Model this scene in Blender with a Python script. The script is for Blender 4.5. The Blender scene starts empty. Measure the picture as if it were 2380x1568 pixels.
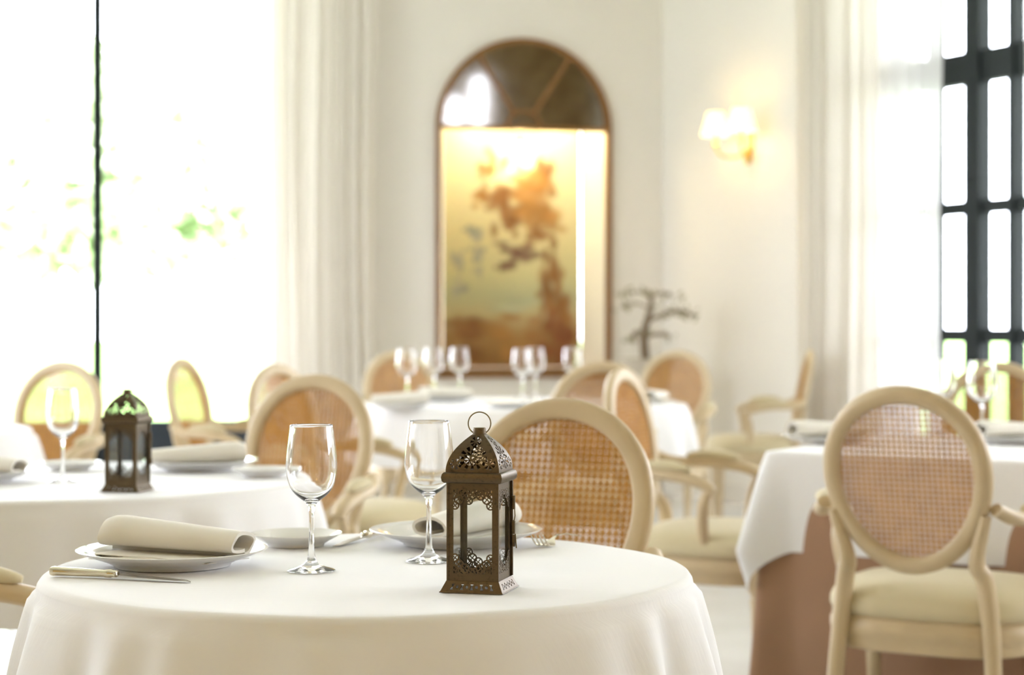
import bpy, math, random
import numpy as np
from mathutils import Vector, Matrix, Euler

R = math.radians
random.seed(7)
rng = np.random.default_rng(7)
scn = bpy.context.scene
COL = scn.collection

# ------------------------------------------------------------------ camera
FPX, Y0, CAMZ = 4450.0, 752.0, 1.112      # focal length and horizon in 2380x1568 pixels, eye height
cam_d = bpy.data.cameras.new('camera')
cam = bpy.data.objects.new('camera', cam_d)
COL.objects.link(cam)
cam.location = (0, 0, CAMZ)
cam.rotation_euler = (R(90), 0, 0)
cam_d.sensor_fit = 'HORIZONTAL'
cam_d.sensor_width = 36
cam_d.lens = 36 * FPX / 2380
cam_d.shift_y = (Y0 - 784) / 2380
cam_d.dof.use_dof = True
cam_d.dof.focus_distance = 2.56
cam_d.dof.aperture_fstop = 4.3
cam_d.clip_end = 300
scn.camera = cam

# ------------------------------------------------------------------ world, exposure
SKY = 16.6
world = bpy.data.worlds.new('world')
scn.world = world
world.use_nodes = True
bg = world.node_tree.nodes['Background']
bg.inputs[0].default_value = (0.865, 0.905, 1.0, 1)
bg.inputs[1].default_value = SKY
scn.view_settings.view_transform = 'Standard'
scn.view_settings.look = 'None'
scn.view_settings.gamma = 1
scn.view_settings.use_curve_mapping = False
scn.view_settings.exposure = 0.0

# ------------------------------------------------------------------ small helpers
def px(x, d):
    return (x - 1190) / FPX * d
def tag(o, label=None, cat=None, group=None, kind=None):
    if label: o['label'] = label
    if cat: o['category'] = cat
    if group: o['group'] = group
    if kind: o['kind'] = kind
    return o
def thing(name, label, cat, loc=(0, 0, 0), rz=0.0, group=None):
    o = bpy.data.objects.new(name, None)
    o.empty_display_size = 0.05
    COL.objects.link(o)
    o.location = loc
    o.rotation_euler = (0, 0, rz)
    return tag(o, label, cat, group)
def obj(name, me, mat=None, parent=None, loc=None, rot=None):
    o = bpy.data.objects.new(name, me)
    COL.objects.link(o)
    if mat is not None and not me.materials:
        me.materials.append(mat)
    if parent is not None:
        o.parent = parent
    if loc is not None: o.location = loc
    if rot is not None: o.rotation_euler = rot
    return o

class MB:
    """collects verts and faces for one mesh"""
    def __init__(s):
        s.v, s.f = [], []
    def add(s, vs, fs):
        b = len(s.v)
        s.v += [tuple(p) for p in vs]
        s.f += [tuple(i + b for i in f) for f in fs]
        return s
    def box(s, x0, x1, y0, y1, z0, z1):
        return s.add([(x0, y0, z0), (x1, y0, z0), (x1, y1, z0), (x0, y1, z0), (x0, y0, z1), (x1, y0, z1), (x1, y1, z1), (x0, y1, z1)],
                     [(0, 3, 2, 1), (4, 5, 6, 7), (0, 1, 5, 4), (1, 2, 6, 5), (2, 3, 7, 6), (3, 0, 4, 7)])
    def loft(s, rings, closed=False, cap=True):
        n = len(rings[0]); m = len(rings)
        vs = [p for r in rings for p in r]
        fs = []
        for i in range(m if closed else m - 1):
            a, b = i * n, ((i + 1) % m) * n
            for j in range(n):
                k = (j + 1) % n
                fs.append((a + j, a + k, b + k, b + j))
        if cap and not closed:
            fs.append(tuple(range(n))[::-1])
            fs.append(tuple(range((m - 1) * n, m * n)))
        return s.add(vs, fs)
    def lathe(s, prof, n=48, c=(0, 0, 0)):
        rings = []
        for r, z in prof:
            r = max(r, 1e-5)
            rings.append([(c[0] + r * math.cos(2 * math.pi * k / n), c[1] + r * math.sin(2 * math.pi * k / n), c[2] + z) for k in range(n)])
        return s.loft(rings, cap=True)
    def tube(s, pts, rad, n=10, sx=1.0, closed=False):
        """tube along pts; rad a number or a list; sx flattens it sideways"""
        P = [Vector(p) for p in pts]
        m = len(P)
        rad = rad if isinstance(rad, (list, tuple)) else [rad] * m
        rings = []
        up = Vector((0, 0, 1))
        side0 = None
        for i in range(m):
            if closed:
                t = (P[(i + 1) % m] - P[i - 1]).normalized()
            else:
                t = (P[min(i + 1, m - 1)] - P[max(i - 1, 0)]).normalized()
            if side0 is None:
                side = t.cross(up)
                if side.length < 0.2: side = t.cross(Vector((0, 1, 0)))
            else:
                side = side0 - t * side0.dot(t)
            side.normalize()
            side0 = side
            nrm = side.cross(t).normalized()
            rings.append([tuple(P[i] + side * (math.cos(2 * math.pi * k / n) * rad[i] * sx) + nrm * (math.sin(2 * math.pi * k / n) * rad[i])) for k in range(n)])
        return s.loft(rings, closed=closed)
    def mesh(s, name, smooth=True, angle=40):
        me = bpy.data.meshes.new(name)
        me.from_pydata(s.v, [], s.f)
        me.update()
        import bmesh
        bm = bmesh.new(); bm.from_mesh(me)
        bmesh.ops.recalc_face_normals(bm, faces=bm.faces)
        if smooth:
            ca = math.radians(angle)
            for f in bm.faces: f.smooth = True
            for e in bm.edges:
                if len(e.link_faces) != 2 or e.calc_face_angle(0) > ca: e.smooth = False
        bm.to_mesh(me); bm.free()
        return me
    def build(s, name, mat, parent=None, loc=None, rot=None, smooth=True, angle=40):
        return obj(name, s.mesh(name, smooth, angle), mat, parent, loc, rot)

def catmull(pts, n=6):
    P = [Vector(p) for p in pts]
    P = [P[0] * 2 - P[1]] + P + [P[-1] * 2 - P[-2]]
    out = []
    for i in range(1, len(P) - 2):
        p0, p1, p2, p3 = P[i - 1:i + 3]
        for k in range(n):
            t = k / n
            out.append(0.5 * ((2 * p1) + (p2 - p0) * t + (2 * p0 - 5 * p1 + 4 * p2 - p3) * t * t + (3 * p1 - p0 - 3 * p2 + p3) * t ** 3))
    out.append(P[-2])
    return out

# ------------------------------------------------------------------ materials
def mat(name, col, rough=0.6, metal=0.0, spec=0.5, noise=None, bump=None, trans=0.0, sheen=0.0, coat=0.0):
    m = bpy.data.materials.new(name); m.use_nodes = True
    nt = m.node_tree; N = nt.nodes; L = nt.links
    p = N['Principled BSDF']
    p.inputs['Base Color'].default_value = (*col, 1)
    p.inputs['Roughness'].default_value = rough
    p.inputs['Metallic'].default_value = metal
    p.inputs['Specular IOR Level'].default_value = spec
    p.inputs['Sheen Weight'].default_value = sheen
    p.inputs['Coat Weight'].default_value = coat
    tc = N.new('ShaderNodeTexCoord')
    if noise:                                   # (scale xyz, second colour, lo, hi)
        sc, c2, lo, hi = noise
        mp = N.new('ShaderNodeMapping'); mp.inputs['Scale'].default_value = sc
        nz = N.new('ShaderNodeTexNoise'); nz.inputs['Scale'].default_value = 1; nz.inputs['Detail'].default_value = 5
        rp = N.new('ShaderNodeValToRGB')
        rp.color_ramp.elements[0].position = lo; rp.color_ramp.elements[0].color = (*col, 1)
        rp.color_ramp.elements[1].position = hi; rp.color_ramp.elements[1].color = (*c2, 1)
        L.new(tc.outputs['Object'], mp.inputs['Vector']); L.new(mp.outputs[0], nz.inputs['Vector'])
        L.new(nz.outputs[0], rp.inputs[0]); L.new(rp.outputs[0], p.inputs['Base Color'])
    if bump:                                    # (scale xyz, strength, distance)
        sc, st, di = bump
        mp = N.new('ShaderNodeMapping'); mp.inputs['Scale'].default_value = sc
        nz = N.new('ShaderNodeTexNoise'); nz.inputs['Scale'].default_value = 1; nz.inputs['Detail'].default_value = 4
        bp = N.new('ShaderNodeBump'); bp.inputs['Strength'].default_value = st; bp.inputs['Distance'].default_value = di
        L.new(tc.outputs['Object'], mp.inputs['Vector']); L.new(mp.outputs[0], nz.inputs['Vector'])
        L.new(nz.outputs[0], bp.inputs['Height']); L.new(bp.outputs[0], p.inputs['Normal'])
    if trans:                                   # light passes through thin cloth
        tr = N.new('ShaderNodeBsdfTranslucent'); tr.inputs[0].default_value = (*col, 1)
        mx = N.new('ShaderNodeMixShader'); mx.inputs[0].default_value = trans
        L.new(p.outputs[0], mx.inputs[1]); L.new(tr.outputs[0], mx.inputs[2])
        L.new(mx.outputs[0], N['Material Output'].inputs['Surface'])
    return m
def thin_glass(name, tint=(1, 1, 1), refl=1.0):
    m = bpy.data.materials.new(name); m.use_nodes = True
    nt = m.node_tree; N = nt.nodes; L = nt.links
    N.remove(N['Principled BSDF'])
    t = N.new('ShaderNodeBsdfTransparent'); t.inputs[0].default_value = (*tint, 1)
    g = N.new('ShaderNodeBsdfGlossy'); g.inputs['Roughness'].default_value = 0.02
    f = N.new('ShaderNodeFresnel')
    ge = N.new('ShaderNodeNewGeometry')                     # same reflectance on both faces of the thin pane
    mr = N.new('ShaderNodeMapRange'); mr.inputs['To Min'].default_value = 1.5; mr.inputs['To Max'].default_value = 1 / 1.5
    L.new(ge.outputs['Backfacing'], mr.inputs['Value']); L.new(mr.outputs[0], f.inputs[0])
    mx = N.new('ShaderNodeMixShader')
    L.new(f.outputs[0], mx.inputs[0]); L.new(t.outputs[0], mx.inputs[1]); L.new(g.outputs[0], mx.inputs[2])
    L.new(mx.outputs[0], N['Material Output'].inputs['Surface'])
    return m
def sheer(name, col, clear):
    m = bpy.data.materials.new(name); m.use_nodes = True
    nt = m.node_tree; N = nt.nodes; L = nt.links
    N.remove(N['Principled BSDF'])
    d = N.new('ShaderNodeBsdfDiffuse'); d.inputs[0].default_value = (*col, 1)
    tl = N.new('ShaderNodeBsdfTranslucent'); tl.inputs[0].default_value = (*col, 1)
    tp = N.new('ShaderNodeBsdfTransparent')
    a = N.new('ShaderNodeMixShader'); a.inputs[0].default_value = 0.5
    b = N.new('ShaderNodeMixShader'); b.inputs[0].default_value = clear
    L.new(d.outputs[0], a.inputs[1]); L.new(tl.outputs[0], a.inputs[2])
    L.new(a.outputs[0], b.inputs[1]); L.new(tp.outputs[0], b.inputs[2])
    L.new(b.outputs[0], N['Material Output'].inputs['Surface'])
    return m
def emit(name, col, st):
    m = bpy.data.materials.new(name); m.use_nodes = True
    nt = m.node_tree; N = nt.nodes; L = nt.links
    N.remove(N['Principled BSDF'])
    e = N.new('ShaderNodeEmission'); e.inputs[0].default_value = (*col, 1); e.inputs[1].default_value = st
    L.new(e.outputs[0], N['Material Output'].inputs['Surface'])
    return m

M = dict(
    wall=mat('plaster_cream', (0.82, 0.78, 0.71), 0.9, bump=((9, 9, 9), 0.05, 0.01)),
    rear=mat('plaster_ochre', (0.60, 0.42, 0.19), 0.9),
    ceiling=mat('ceiling_cream', (0.80, 0.77, 0.73), 0.9),
    floor=mat('floor_marble', (0.80, 0.80, 0.80), 0.22, noise=((1.3, 1.3, 1.3), (0.70, 0.70, 0.70), 0.4, 0.65)),
    skirting=mat('skirting_cream', (0.78, 0.73, 0.65), 0.6),
    frame_dark=mat('window_frame_dark_green', (0.012, 0.016, 0.016), 0.6, spec=0.2),
    panel_navy=mat('door_panel_navy', (0.012, 0.022, 0.035), 0.4),
    pane=thin_glass('window_glass'),
    lantern_pane=thin_glass('lantern_glass', (0.96, 0.97, 0.97)),
    curtain=mat('curtain_cream', (0.88, 0.84, 0.77), 0.9, trans=0.45),
    sheer=sheer('curtain_sheer', (0.9, 0.89, 0.87), 0.35),
    cloth=mat('tablecloth_white', (0.855, 0.84, 0.83), 0.75, bump=((22, 190, 30), 0.13, 0.003), sheen=0.1),
    under=mat('undercloth_brown', (0.36, 0.205, 0.12), 0.85, sheen=0.2, bump=((260, 260, 260), 0.1, 0.001)),
    napkin=mat('napkin_linen', (0.84, 0.80, 0.72), 0.85, bump=((500, 500, 500), 0.12, 0.0006)),
    porcelain=mat('porcelain', (0.86, 0.85, 0.82), 0.08, spec=0.6),
    silver=mat('silver', (0.74, 0.68, 0.54), 0.10, metal=1.0),
    steel=mat('steel_blade', (0.46, 0.43, 0.39), 0.15, metal=1.0),
    paint=mat('chair_cream_paint', (0.60, 0.47, 0.285), 0.42, noise=((7, 7, 7), (0.52, 0.40, 0.235), 0.45, 0.75)),
    cane=mat('cane', (0.55, 0.28, 0.065), 0.6, spec=0.2, noise=((25, 25, 25), (0.44, 0.21, 0.045), 0.4, 0.7)),
    seat=mat('seat_fabric', (0.62, 0.53, 0.33), 0.8, sheen=0.2, bump=((220, 220, 220), 0.1, 0.001)),
    bronze=mat('lantern_bronze', (0.118, 0.084, 0.046), 0.45, metal=0.7, noise=((170, 170, 260), (0.060, 0.042, 0.024), 0.52, 0.78), bump=((400, 400, 400), 0.15, 0.0003)),
    wire=mat('lantern_wire', (0.20, 0.15, 0.07), 0.4, metal=0.9),
    brass=mat('brass', (0.72, 0.50, 0.16), 0.25, metal=1.0),
    mirror=mat('aged_mirror', (0.40, 0.38, 0.36), 0.06, metal=1.0, noise=((6, 6, 6), (0.30, 0.27, 0.24), 0.4, 0.7)),
    lead=mat('mirror_rib_bronze', (0.26, 0.125, 0.04), 0.45, metal=0.4),
    niche=mat('niche_plaster', (0.90, 0.84, 0.68), 0.9),
    ledge=mat('niche_ledge_wood', (0.30, 0.16, 0.07), 0.5),
    bounce_slab=mat('neutral_bounce_slab', (0.56, 0.53, 0.49), 0.9),
    lawn=mat('lawn', (0.20, 0.40, 0.07), 0.9, noise=((0.8, 0.8, 0.8), (0.28, 0.46, 0.12), 0.4, 0.6)),
    leaf=mat('tree_leaf', (0.50, 0.60, 0.36), 0.6, noise=((3, 3, 3), (0.60, 0.66, 0.48), 0.4, 0.6)),
    bark=mat('bark', (0.50, 0.46, 0.40), 0.9),
    branch=mat('plant_branch', (0.24, 0.18, 0.12), 0.9),
    greyleaf=mat('plant_leaf', (0.40, 0.37, 0.25), 0.7),
    pot=mat('stone_pot', (0.50, 0.44, 0.35), 0.9, bump=((40, 40, 40), 0.3, 0.004)),
    wood=mat('table_wood', (0.30, 0.19, 0.11), 0.6),
    shade=None, bulb=emit('bulb_warm', (1, 0.80, 0.42), 40),
)
def glassware():
    m = bpy.data.materials.new('crystal'); m.use_nodes = True
    p = m.node_tree.nodes['Principled BSDF']
    p.inputs['Base Color'].default_value = (1, 1, 1, 1)
    p.inputs['Roughness'].default_value = 0.0
    p.inputs['IOR'].default_value = 1.5
    p.inputs['Transmission Weight'].default_value = 1.0
    return m
M['glass'] = glassware()
def shade_mat():
    m = bpy.data.materials.new('lamp_shade_lit'); m.use_nodes = True
    nt = m.node_tree; N = nt.nodes; L = nt.links
    p = N['Principled BSDF']
    p.inputs['Base Color'].default_value = (0.9, 0.8, 0.55, 1)
    p.inputs['Emission Color'].default_value = (1, 0.80, 0.38, 1)
    p.inputs['Emission Strength'].default_value = 1.7
    return m
M['shade'] = shade_mat()

# ------------------------------------------------------------------ the room
# back wall: passes the niche, turned 13 degrees; right wall leaves the corner and comes towards the eye at 27 degrees to the view
AB, AR = R(13), R(27)
EB = Vector((math.cos(AB), math.sin(AB), 0)); NB = Vector((math.sin(AB), -math.cos(AB), 0))    # along the wall, into the room
NICHE = Vector((px(1218, 12.5), 12.5, 0))
U_CORNER = 0.945
CORNER = NICHE + EB * U_CORNER
ER = Vector((math.sin(AR), -math.cos(AR), 0)); NR = Vector((-math.cos(AR), -math.sin(AR), 0))
CEIL = 5.0
def on_line(P, E, xpx):
    """distance along a plan line P + E t where the pixel column xpx meets it"""
    tx = (xpx - 1190) / FPX
    return (tx * P.y - P.x) / (E.x - tx * E.y)
def wallspace(P, E, N):
    """matrix: x along the wall, y into the wall (away from the room), z up"""
    m = Matrix.Identity(4)
    m.col[0][:3] = E; m.col[1][:3] = -N; m.col[2][:3] = (0, 0, 1); m.col[3][:3] = P
    return m
MBK = wallspace(NICHE, EB, NB)
MRT = wallspace(CORNER, ER, NR)

def wall_blocks(u0, u1, holes, top, thick=0.3):
    """wall with rectangular holes (ua, ub, za, zb), one mesh"""
    mb = MB()
    us = sorted({u0, u1, *[h[0] for h in holes], *[h[1] for h in holes]})
    for a, b in zip(us, us[1:]):
        hs = [h for h in holes if h[0] <= a + 1e-6 and h[1] >= b - 1e-6]
        if not hs:
            mb.box(a, b, 0, thick, 0, top); continue
        h = hs[0]
        if h[2] > 0.001: mb.box(a, b, 0, thick, 0, h[2])
        mb.box(a, b, 0, thick, h[3], top)
    return mb
def structure(o): return tag(o, kind='structure')

# niche sizes: opening half width, sill, spring line
NW, NZ0, NZ1 = 0.565, 0.79, 2.385
DW0, DW1, DWM, DTOP = -6.30, -1.55, -2.72, 4.6          # french door in the back wall
wb = wall_blocks(-7.0, U_CORNER + 0.3, [(DW0, DW1, 0, DTOP), (-NW, NW, NZ0, NZ1 + NW + 0.02)], CEIL)
arc = [(NW * math.cos(math.pi * k / 32), NZ1 + NW * math.sin(math.pi * k / 32)) for k in range(33)]
sp = []
for x, z in arc:                                          # spandrels round the arch
    sp.append((x, 0.0, z)); sp.append((x, 0.0, NZ1 + NW + 0.02))
wb.add(sp, [(2 * k, 2 * k + 2, 2 * k + 3, 2 * k + 1) for k in range(32)])
o = structure(wb.build('wall_back', M['wall'], smooth=False)); o.matrix_world = MBK
# niche lining: splayed sides, back, sill, soffit
ND, NSP = 0.36, 0.085
lin = MB()
prof = [(-NW, NZ0), (NW, NZ0)] + arc
inn = [(-NW + NSP, NZ0), (NW - NSP, NZ0)] + [((NW - NSP) * math.cos(math.pi * k / 32), NZ1 + (NW - NSP) * math.sin(math.pi * k / 32)) for k in range(33)]
n = len(prof)
lin.add([(x, 0.0, z) for x, z in prof] + [(x, ND, z) for x, z in inn] + [(x, ND + 0.05, z) for x, z in inn],
        [(k, (k + 1) % n, (k + 1) % n + n, k + n) for k in range(n)] + [tuple(range(2 * n, 3 * n))])
o = structure(lin.build('wall_niche', M['niche'], smooth=False)); o.matrix_world = MBK

# windows on the right wall (pixel columns turned into distances along it)
RWP = CORNER - NR * 0.13
rw = lambda x: on_line(RWP, ER, x)
RW0, RW1, RWM = 2.30, 3.80, rw(2271)
right_holes = [(RW0, RW1, 0, 4.6)] + [(a, a + 1.9, 1.3, 4.7) for a in (4.7, 7.0, 9.3)]
o = structure(wall_blocks(-0.0, 19.0, right_holes, CEIL).build('wall_right', M['wall'], smooth=False)); o.matrix_world = MRT
# left wall and rear wall, behind or beside the eye
LX, RY = -6.5, -4.2
MLF = wallspace(Vector((LX, RY, 0)), Vector((0, 1, 0)), Vector((1, 0, 0)))
left_holes = [(a, a + 2.6, 1.3, 4.7) for a in (8.4,)]
o = structure(wall_blocks(-0.3, 16.2, left_holes, CEIL).build('wall_left', M['wall'], smooth=False)); o.matrix_world = MLF
MRR = wallspace(Vector((10.2, RY, 0)), Vector((-1, 0, 0)), Vector((0, 1, 0)))
rear_holes = [(2.46, 2.80, 0.9, 3.1), (2.88, 3.24, 0.9, 2.75)]
o = structure(wall_blocks(-0.6, 17.0, rear_holes, CEIL).build('wall_rear', M['rear'], smooth=False)); o.matrix_world = MRR
o = structure(MB().box(-7.5, 12, -5, 15, -0.12, 0).build('floor', M['floor'], smooth=False))
o = structure(MB().box(-7.5, 12, -5, 15, CEIL, CEIL + 0.15).build('ceiling', M['ceiling'], smooth=False))
o = structure(MB().box(-1.50, U_CORNER - 0.02, -0.02, 0, 0, 0.12).build('baseboard_back', M['skirting'], smooth=False)); o.matrix_world = MBK
o = structure(MB().box(0.02, RW0 - 0.05, -0.02, 0, 0, 0.12).build('baseboard_right', M['skirting'], smooth=False)); o.matrix_world = MRT

# ------------------------------------------------------------------ windows and doors
def glazed(name, mw, u0, u1, z0, z1, vbars, hbars, fw, panel_top=None, framemat='frame_dark'):
    """frame, bars and panes set in a wall opening; vbars (u, width), hbars (z, height)"""
    root = bpy.data.objects.new(name, None); COL.objects.link(root); structure(root)
    root.matrix_world = mw
    y0, y1 = 0.10, 0.17
    f = MB()
    f.box(u0, u0 + fw, y0, y1, z0, z1); f.box(u1 - fw, u1, y0, y1, z0, z1)
    f.box(u0 + fw, u1 - fw, y0, y1, z1 - fw, z1); f.box(u0 + fw, u1 - fw, y0, y1, z0, z0 + (fw if not panel_top else 0.02))
    f.build('window_frame', M[framemat], root, smooth=False)
    for u, w in vbars:
        MB().box(u - w / 2, u + w / 2, y0 - 0.01, y1 + 0.005, z0 + 0.02, z1 - fw).build('mullion', M[framemat], root, smooth=False)
    for z, h in hbars:
        MB().box(u0 + fw, u1 - fw, y0 + 0.004, y1, z - h / 2, z + h / 2).build('glazing_bar', M[framemat], root, smooth=False)
    us = [u0 + fw] + [u for u, w in sorted(vbars)] + [u1 - fw]
    zs = [panel_top or (z0 + fw)] + [z for z, h in sorted(hbars) if z > (panel_top or 0)] + [z1 - fw]
    for a, b in zip(us, us[1:]):
        if panel_top:
            MB().box(a + 0.02, b - 0.02, y0 + 0.01, y1 - 0.01, z0 + 0.02, panel_top).build('kick_panel', M['panel_navy'], root, smooth=False)
        for c, d in zip(zs, zs[1:]):
            MB().box(a, b, 0.128, 0.134, c, d).build('pane', M['pane'], root, smooth=False)
    return root
glazed('door_1', MBK, DW0, DW1, 0, DTOP, [(DWM, 0.065), (-3.90, 0.12), (-5.10, 0.065)], [], 0.06, panel_top=0.50)
glazed('window_1', MRT, RW0, RW1, 0, 4.6, [(rw(2176), 0.045), (RWM, 0.12), (rw(2362), 0.045)],
       [(2.47, 0.17), (1.728, 0.07), (1.05, 0.07), (0.42, 0.07)], 0.06)
k = 2
for mw, holes in ((MRT, right_holes[1:]), (MLF, left_holes), (MRR, rear_holes)):
    for (a, b, c, d) in holes:
        glazed('window_%d' % k, mw, a, b, c, d, [((a + b) / 2, 0.09)] if b - a > 1 else [], [(2.47, 0.12), (3.6, 0.07)] if b - a > 1 else [], 0.06)
        k += 1
def portal(mw, u0, u1, z0, z1):
    d = bpy.data.lights.new('daylight_portal', 'AREA'); d.shape = 'RECTANGLE'
    d.size, d.size_y = u1 - u0, z1 - z0
    d.cycles.is_portal = True
    o = bpy.data.objects.new('daylight_portal', d); COL.objects.link(o)
    # area lights shine along -Z: into the room is -y of wall space
    rot = Matrix(((1, 0, 0, 0), (0, 0, 1, 0), (0, -1, 0, 0), (0, 0, 0, 1))).to_4x4()
    lm = Matrix.Identity(4)
    lm.col[0][:3] = (1, 0, 0); lm.col[2][:3] = (0, 1, 0); lm.col[1][:3] = (0, 0, -1); lm.col[3][:3] = ((u0 + u1) / 2, 0.2, (z0 + z1) / 2)
    o.matrix_world = mw @ lm
portal(MBK, DW0, DW1, 0.0, DTOP)
for h in right_holes: portal(MRT, *h)
for h in left_holes: portal(MLF, *h)
for h in rear_holes: portal(MRR, *h)

# ------------------------------------------------------------------ curtains
def curtain(name, label, mw, u0, u1, off, folds, amp, matname, z1=4.75, seed=0, parent=None, lean=0.0):
    r = np.random.default_rng(seed)
    nu, nz = max(24, int(folds * 14)), 26
    ph = r.uniform(0, 6.28, 4)
    vs, fs = [], []
    for j in range(nz + 1):
        z = 0.015 + (z1 - 0.015) * j / nz
        zz = j / nz
        for i in range(nu + 1):
            t = i / nu
            sway = 0.02 * math.sin(3 * zz + ph[0]) + 0.015 * math.sin(7 * zz * (1 + 0.3 * t) + ph[1])
            a = 2 * math.pi * folds * (t + 0.035 * math.sin(5 * t * 2 + ph[2]) + 0.012 * math.sin(4 * zz + 9 * t + ph[3]))
            v = amp * (math.sin(a) + 0.35 * math.sin(2.3 * a + ph[1])) * (0.8 + 0.3 * math.sin(4 * t + 2 * zz))
            u = u0 + (u1 - u0) * t + sway * (0.4 + 0.6 * t) + lean * (zz - 0.45) * t + 0.012 * math.cos(a)
            vs.append((u, -off + v, z))
    w = nu + 1
    for j in range(nz):
        for i in range(nu):
            fs.append((j * w + i, j * w + i + 1, (j + 1) * w + i + 1, (j + 1) * w + i))
    o = MB().add(vs, fs).build(name, M[matname], parent, smooth=True, angle=180)
    if parent is None:
        o.matrix_world = mw
        tag(o, label, 'curtain')
    return o
PB = NICHE + NB * 0.16; PR = CORNER + NR * 0.16
ub = lambda x: on_line(PB, EB, x)
ur = lambda x: on_line(PR, ER, x)
curtain('drape_curtain', 'cream floor-length drape beside the garden door, left of the arched niche', MBK, ub(616), ub(868), 0.18, 7, 0.045, 'curtain', seed=3)
curtain('sheer_curtain', 'white sheer curtain covering the edge of the garden door', MBK, ub(596), ub(650), 0.075, 4, 0.018, 'sheer', seed=4)
curtain('drape_curtain', 'cream floor-length drape next to the brass wall sconce', MRT, ur(1862), ur(2040), 0.18, 5, 0.045, 'curtain', seed=5)
curtain('sheer_curtain', 'white sheer curtain between the cream drape and the dark window frame', MRT, ur(2010), ur(2160), 0.075, 7, 0.018, 'sheer', seed=6)
curtain('sheer_curtain', 'white sheer curtain at the far right edge, over the dark window', MRT, ur(2352), ur(2352) + 0.75, 0.075, 7, 0.018, 'sheer', seed=8, lean=0.0)

# ------------------------------------------------------------------ arched mirror over the niche, painting in it
def arch_pts(r, z1, z0, n=40):
    return [(-r, z0)] + [(-r * math.cos(math.pi * k / n), z1 + r * math.sin(math.pi * k / n)) for k in range(n + 1)] + [(r, z0)]
root = thing('arched_mirror', 'arched antique mirror fan with bronze ribs above the lit niche', 'mirror')
root.matrix_world = MBK
po, pi_ = arch_pts(NW + 0.022, NZ1, NZ0 - 0.025), arch_pts(NW - 0.012, NZ1, NZ0 - 0.025)
mb = MB()
n = len(po)
mb.add([(x, -0.03, z) for x, z in po] + [(x, -0.03, z) for x, z in pi_] + [(x, 0.02, z) for x, z in po] + [(x, 0.02, z) for x, z in pi_],
       [q for k in range(n - 1) for q in ((k, k + 1, n + k + 1, n + k), (k, 2 * n + k, 2 * n + k + 1, k + 1), (n + k, n + k + 1, 3 * n + k + 1, 3 * n + k))])
mb.build('arch_frame', M['lead'], root, smooth=False)
MB().box(-NW, NW, -0.03, 0.03, NZ0 - 0.03, NZ0).build('sill_frame', M['lead'], root, smooth=False)
MB().box(-NW, NW, -0.022, 0.03, NZ1 - 0.012, NZ1 + 0.016).build('cross_bar', M['lead'], root, smooth=False)
TILT = R(3.2)
def tp(x, z, y=0.012):                                    # the fan leans a little forward
    h = z - NZ1
    return (x, y - h * math.sin(TILT), NZ1 + h * math.cos(TILT))
def sector(r0, r1, a0, a1, n=14):
    vs = []; fs = []
    for k in range(n + 1):
        a = a0 + (a1 - a0) * k / n
        for r in (r0, r1): vs.append(tp(r * math.cos(a), NZ1 + r * math.sin(a)))
    for k in range(n): fs.append((2 * k, 2 * k + 1, 2 * k + 3, 2 * k + 2))
    b = len(vs)
    vs += [(x, y + 0.006, z) for x, y, z in vs]
    fs += [tuple(i + b for i in f) for f in fs]
    return MB().add(vs, fs)
RH = 0.115
A1, A2 = R(57), R(123)
for a0, a1 in ((0.0, A1), (A1, A2), (A2, math.pi)):
    sector(RH, NW - 0.008, a0, a1).build('mirror_pane', M['mirror'], root, smooth=False)
sector(0.001, RH, 0, math.pi).build('mirror_pane', M['mirror'], root, smooth=False)
for a in (A1, A2):
    MB().tube([tp(r * math.cos(a), NZ1 + r * math.sin(a), 0.006) for r in (RH, 0.3, NW - 0.005)], 0.014, 8).build('rib', M['lead'], root)
MB().tube([tp(RH * math.cos(math.pi * k / 16), NZ1 + RH * math.sin(math.pi * k / 16), 0.006) for k in range(17)], 0.013, 8).build('hub_arc', M['lead'], root)

# painting: an autumn tree over pale hills, colours laid on the canvas vertices
CW, CH, CZ = NW - NSP - 0.01, 1.66, NZ0 + 0.035
gx, gz = 110, 200
px0, px1, py0, py1 = 1033., 1372., 300., 862.
X, Z = np.meshgrid(np.linspace(0, 1, gx), np.linspace(0, 1, gz))
PX, PY = px0 + (px1 - px0) * X, py1 + (py0 - py1) * Z
img = np.zeros((gz, gx, 3))
stops = [(300, (.80, .70, .42)), (420, (.78, .68, .40)), (560, (.70, .58, .28)), (650, (.60, .52, .24)), (700, (.46, .43, .22)), (745, (.50, .40, .18)), (790, (.36, .20, .06)), (862, (.27, .13, .035))]
for c in range(3): img[..., c] = np.interp(PY, [s[0] for s in stops], [s[1][c] for s in stops])
def splat(cx, cy, rx, ry, col, al, n=9, jit=1.0):
    for _ in range(n):
        x, y = cx + rng.normal(0, rx * 0.55 * jit), cy + rng.normal(0, ry * 0.55 * jit)
        sx, sy = rx * rng.uniform(.22, .5), ry * rng.uniform(.22, .5)
        w = al * np.exp(-(((PX - x) / sx) ** 2 + ((PY - y) / sy) ** 2) ** 1.5)[..., None]
        cc = np.array(col) * rng.uniform(.75, 1.2)
        img[:] = img * (1 - w) + cc * w
ORG, BRN, PUR, BLU = (.40, .19, .045), (.27, .115, .03), (.20, .10, .055), (.36, .33, .24)
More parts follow.
